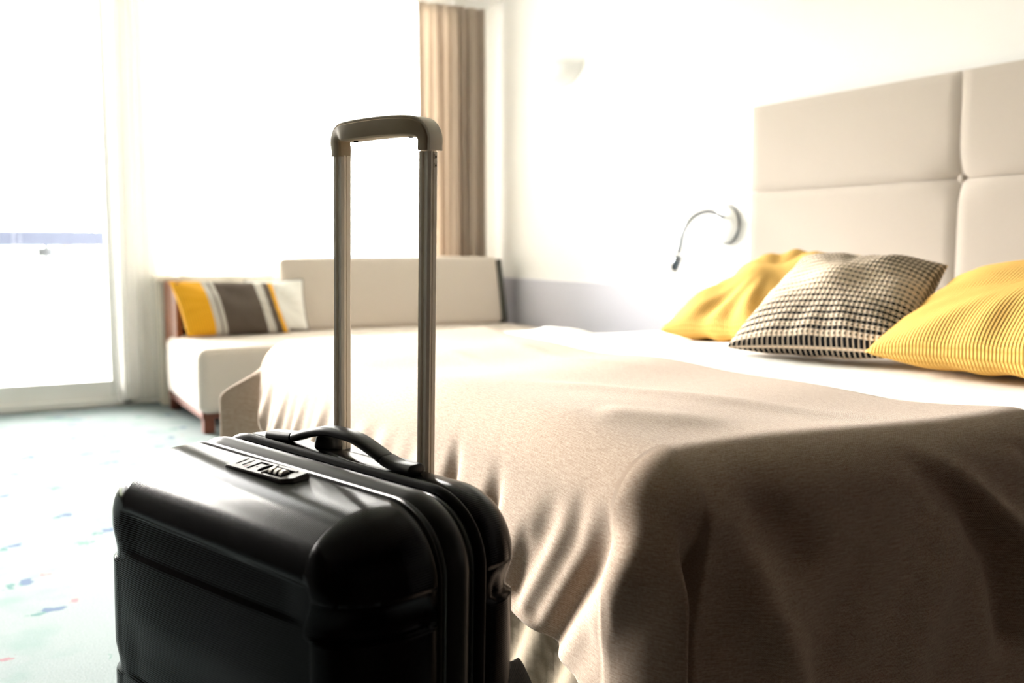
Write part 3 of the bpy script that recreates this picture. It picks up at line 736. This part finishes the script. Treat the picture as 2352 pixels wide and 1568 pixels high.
def band(name, prof, mat, rad=.080, n=420, teeth=False):
    """ring swept round the case: prof = (y, inset) points"""
    P, s_ = perim(n, HW, ZB, ZT, rad); m = len(P); V = []; U = []
    for y, ins in prof:
        for i in range(m): V.append((P[i, 0]-P[i, 2]*ins, y, P[i, 1]-P[i, 3]*ins)); U.append((s_[i], y))
    o = mesh_obj(name, V, grid_faces(m, len(prof), True), mat, sui, uvs=U)
    bm = bmesh.new(); bm.from_mesh(o.data); bmesh.ops.recalc_face_normals(bm, faces=bm.faces[:])
    bm.to_mesh(o.data); bm.free(); return o
band('gusset_lining', [(-.135, .012), (-.128, .009), (-.09, .012), (-.058, .009), (-.05, .012)], 'rubber')
def half_round(y0, y1, base, hgt, n=10):
    return [(y0+(y1-y0)*i/n, base-hgt*math.sin(PI*i/n)**.6) for i in range(n+1)]
band('expansion_band', half_round(-.112, -.078, .006, .009), 'satin_black')
band('piping', half_round(-.131, -.125, .006, .007), 'satin_black')
band('zip_teeth', half_round(-.1235, -.1160, .006, .006, 6), 'teeth')
band('zip_teeth', half_round(-.073, -.0675, .009, .004, 6), 'teeth')
band('rim', half_round(-.064, -.054, .006, .0085), 'satin_black')

# carry handle on the top
ch = empty('carry_handle'); ch.parent = sui; ch.matrix_local = Matrix.Translation((-.002, 0, .574)) @ Matrix.Rotation(.025, 4, 'Y') @ Matrix.Translation((0, 0, -.574))
def strap(name, path, wid, th, mat, parent, y0=-.040, flare=None):
    path = cr_spline(path, 40); V = []; n = len(path)
    for i, p in enumerate(path):
        a = path[max(i-1, 0)]; b = path[min(i+1, n-1)]; t = b-a; t /= np.linalg.norm(t); nn = np.array((-t[1], t[0]))
        w_ = wid*(flare(i/(n-1)) if flare else 1); h = th/2
        sec = [(-w_/2, -h*.6), (-w_/2, h*.35), (-w_*.36, h), (w_*.36, h), (w_/2, h*.35), (w_/2, -h*.6), (w_*.3, -h), (-w_*.3, -h)]
        for sy, sn in sec: V.append((p[0]+nn[0]*sn, y0+sy, p[1]+nn[1]*sn))
    F = grid_faces(8, n, True)+[tuple(range(8))[::-1], tuple((n-1)*8+k for k in range(8))]
    o = mesh_obj(name, V, F, mat, parent)
    o.modifiers.new('b', 'BEVEL').width = .0015; return o
ZH = .574
strap('grip', [(-.123, ZH+.006), (-.095, ZH+.016), (-.06, ZH+.0245), (-.03, ZH+.026), (.0, ZH+.0235), (.03, ZH+.015), (.052, ZH+.007)], .026, .012, 'satin_black', ch)
strap('end_mount', [(-.176, ZH+.0005), (-.15, ZH+.003), (-.1235, ZH+.006)], .027, .0125, 'satin_black', ch)
strap('end_mount', [(.0525, ZH+.007), (.075, ZH+.003), (.104, ZH+.004)], .027, .013, 'satin_black', ch)
# handle well behind it, with the boss seen through the arch
box('handle_socket', -.105, .062, -.016, .020, .545, .5685, 'satin_black', sui, .008, 3)
lathe('boss', [(.001, .012), (.010, .011), (.0165, .006), (.019, -.002), (.019, -.02), (.001, -.02)], 'satin_black', sui, 24, Matrix.Translation((-.086, -.018, .579)))

# combination lock on the sloping top edge of the front shell
lk = empty('combination_lock'); lk.parent = sui
lk.matrix_local = Matrix.Translation((-.033, -.1585, .5715)) @ Matrix.Rotation(math.radians(8), 4, 'X')
bm = bmesh.new(); pts = [(-.060, -.015), (.051, -.0185), (.061, -.011), (.061, .0165), (-.050, .0165), (-.060, .008)]
pts = [(-.061, -.017), (.047, -.017), (.060, -.007), (.060, .017), (-.061, .017)]
f = bm.faces.new([bm.verts.new((x, y, -.006)) for x, y in pts]); r = bmesh.ops.extrude_face_region(bm, geom=[f])
bmesh.ops.translate(bm, vec=(0, 0, .010), verts=[v for v in r['geom'] if isinstance(v, bmesh.types.BMVert)])
bmesh.ops.bevel(bm, geom=list(bm.edges), offset=.0012, segments=2, affect='EDGES'); bm_obj('plate', bm, 'lock', lk)
def lbox(name, x0, x1, y0, y1, mat='slot', z0=.0030, z1=.0043, sk=0):
    m4 = Matrix(((1, sk, 0, 0), (0, 1, 0, 0), (0, 0, 1, 0), (0, 0, 0, 1)))
    return box(name, x0, x1, y0, y1, z0, z1, mat, lk, .0003, 1, M4=m4)
lbox('slot', -.0515, -.0490, -.007, .012); lbox('slot', -.0395, -.0370, -.007, .012)
lbox('red_mark', -.0310, -.0302, -.008, -.001, 'red'); lbox('red_mark', -.0335, -.0310, -.0085, -.0077, 'red')
lbox('release_recess', -.0250, -.0205, -.011, .012); lbox('release_recess', -.0205, -.008, .008, .012)
lbox('keyhole', -.0165, -.0140, -.003, -.001)
bm = bmesh.new(); cyl(bm, (-.0015, .000, .0037), .0115, h=.0013, seg=24); bmesh.ops.scale(bm, vec=(.42, 1, 1), verts=bm.verts, space=Matrix.Translation((.0015, 0, 0)))
bm_obj('release_recess', bm, 'slot', lk)
lbox('divider', .0060, .0085, -.013, .013, 'lock', .0035, .0052)
lbox('dial_window', .0110, .0440, -.012, .009)
lbox('dial_window_lip', .0110, .0460, .009, .0125, 'lock', .0035, .0050)
for i in range(3):
    bm = bmesh.new(); cyl(bm, (.0165+i*.0098, -.002, .0015), .0072, (1, 0, 0), .0062, 14); bmesh.ops.bevel(bm, geom=list(bm.edges), offset=.0006, segments=1, affect='EDGES')
    bm_obj('dial', bm, 'dial', lk)

# pull handle: two grooved rods, grip with pale cover and olive underside
ph = empty('pull_handle'); ph.parent = sui
def rod(x):
    # section in x-y with grooves, swept in z
    a, b = .0095, .0085
    sec = [(-a, -b*.5), (-a*.75, -b), (-a*.30, -b), (-a*.22, -b*.72), (a*.22, -b*.72), (a*.30, -b), (a*.75, -b), (a, -b*.6), (a, -b*.28), (a*.84, -b*.22), (a*.84, -b*.12), (a, -b*.06),
           (a, b*.6), (a*.7, b), (-a*.7, b), (-a, b*.5)]
    V = []
    for z in (.50, .60, .70, .80, .90, .9575):
        for sx, sy in sec: V.append((x+sx, sy, z))
    n = len(sec); o = mesh_obj('rod', V, grid_faces(n, 6, True)+[tuple(range(n))[::-1], tuple(5*n+k for k in range(n))], 'champagne', ph, smooth=False)
    return o
for x in (-.0785, .0785):
    r_ = rod(x)
    for z in ((.951, .9405) if x > 0 else ()):
        s_ = lathe('screw', [(.0001, .0004), (.0013, .0004), (.0015, .0012), (.0026, .0012), (.0030, 0), (.0030, -.001)], 'champagne', r_, 20,
              Matrix.Translation((x+.0095, .0018, z)) @ Matrix.Rotation(PI/2, 4, 'Y'))
        bm = bmesh.new(); cyl(bm, (x+.0101, .0018, z), .0013, (1, 0, 0), .0012, 12); bm_obj('screw_hole', bm, 'slot', r_)
def gsweep(name, o_in, o_out, y0, y1, mat, parent, rr=.0025, mid=0, ext=0):
    """band swept along the handle's arch; o_in/o_out are offsets from the centre line along its outer normal"""
    path = [(-.0785, .956-ext), (-.0785, .966), (-.080, .976), (-.074, .9855), (-.060, .9885), (-.03, .9905), (0, .9915), (.03, .9915), (.058, .9895), (.072, .984), (.0785, .974), (.0785, .964), (.0785, .9585-ext)]
    pp = cr_spline(path, 72); V = []; n = len(pp)
    for i, p in enumerate(pp):
        a = pp[max(i-1, 0)]; b = pp[min(i+1, n-1)]; t = b-a; t /= np.linalg.norm(t); nn = np.array((-t[1], t[0]))
        u = i/(n-1); m_ = math.exp(-((u-.5)/.26)**4); a0 = o_in-mid*m_
        mm = .0022
        sec = [(y0+mm, a0), (y0, a0+mm), (y0, o_out-mm*.4), (y0+mm*.4, o_out), (y1-mm, o_out), (y1, o_out-mm), (y1, a0+mm), (y1-mm, a0)]
        for sy, sn in sec: V.append((p[0]+nn[0]*sn, sy*(1+.25*m_), p[1]+nn[1]*sn))
    o = mesh_obj(name, V, grid_faces(8, n, True)+[tuple(range(8))[::-1], tuple((n-1)*8+k for k in range(8))], mat, parent)
    m = o.modifiers.new('b', 'BEVEL'); m.width = .0008; m.segments = 2; return o
gr = gsweep('grip', -.0088, .0072, -.0125, .009, 'olive', ph, mid=.006); gr['label'] = 'olive grey grip core'
gc = gsweep('grip_cover', .0060, .0112, -.0105, .0145, 'champagne_paint', ph); gc['label'] = 'pale champagne cover over the grip'
for x in (-.05, .05):
    bm = bmesh.new(); cyl(bm, (x, -.002, .9755 if x > 0 else .9742), .003, h=.002, seg=16); bm_obj('screw_hole', bm, 'slot', gr)

# wheels and side carry strap
for x in (-.16, .145):
    for y in (-.19, -.03):
        wh = empty('caster'); wh.parent = sui
        box('fork', x-.018, x+.018, y-.018, y+.018, .030, .060, 'satin_black', wh, .006)
        bm = bmesh.new(); cyl(bm, (x, y, .022), .022, (1, 0, 0), .018, 24); bmesh.ops.bevel(bm, geom=list(bm.edges), offset=.003, segments=2, affect='EDGES'); bm_obj('wheel', bm, 'rubber', wh, True)
def strap_mat():
    t = NT('ribbed_webbing'); uv = t.n('ShaderNodeUVMap').outputs[0]; sp = t.n('ShaderNodeSeparateXYZ', {0: uv})
    s1 = t.math('SINE', t.math('MULTIPLY', sp.outputs[1], 2*PI/.0026))
    t.link(t.bump(s1, 1, .001), t.b.inputs['Normal']); t.b.inputs['Base Color'].default_value = (.03, .035, .036, 1); t.b.inputs['Roughness'].default_value = .7
    return t.m
M['webbing'] = strap_mat()
pp = cr_spline([(.196, .338), (.205, .33), (.221, .305), (.236, .27), (.243, .23), (.240, .18), (.222, .14), (.205, .125)], 40)
V = []; U = []; s0 = 0
for i, p in enumerate(pp):
    if i: s0 += float(np.linalg.norm(pp[i]-pp[i-1]))
    for q, y in enumerate((-.004, .004, .014, .030, .044)): V.append((p[0], y, p[1])); U.append((y, s0+y*.6))
sp_ = mesh_obj('side_strap', V, grid_faces(5, len(pp)), 'webbing', sui, uvs=U); sp_.modifiers.new('t', 'SOLIDIFY').thickness = .003
sp_['label'] = 'dark ribbed webbing strap'
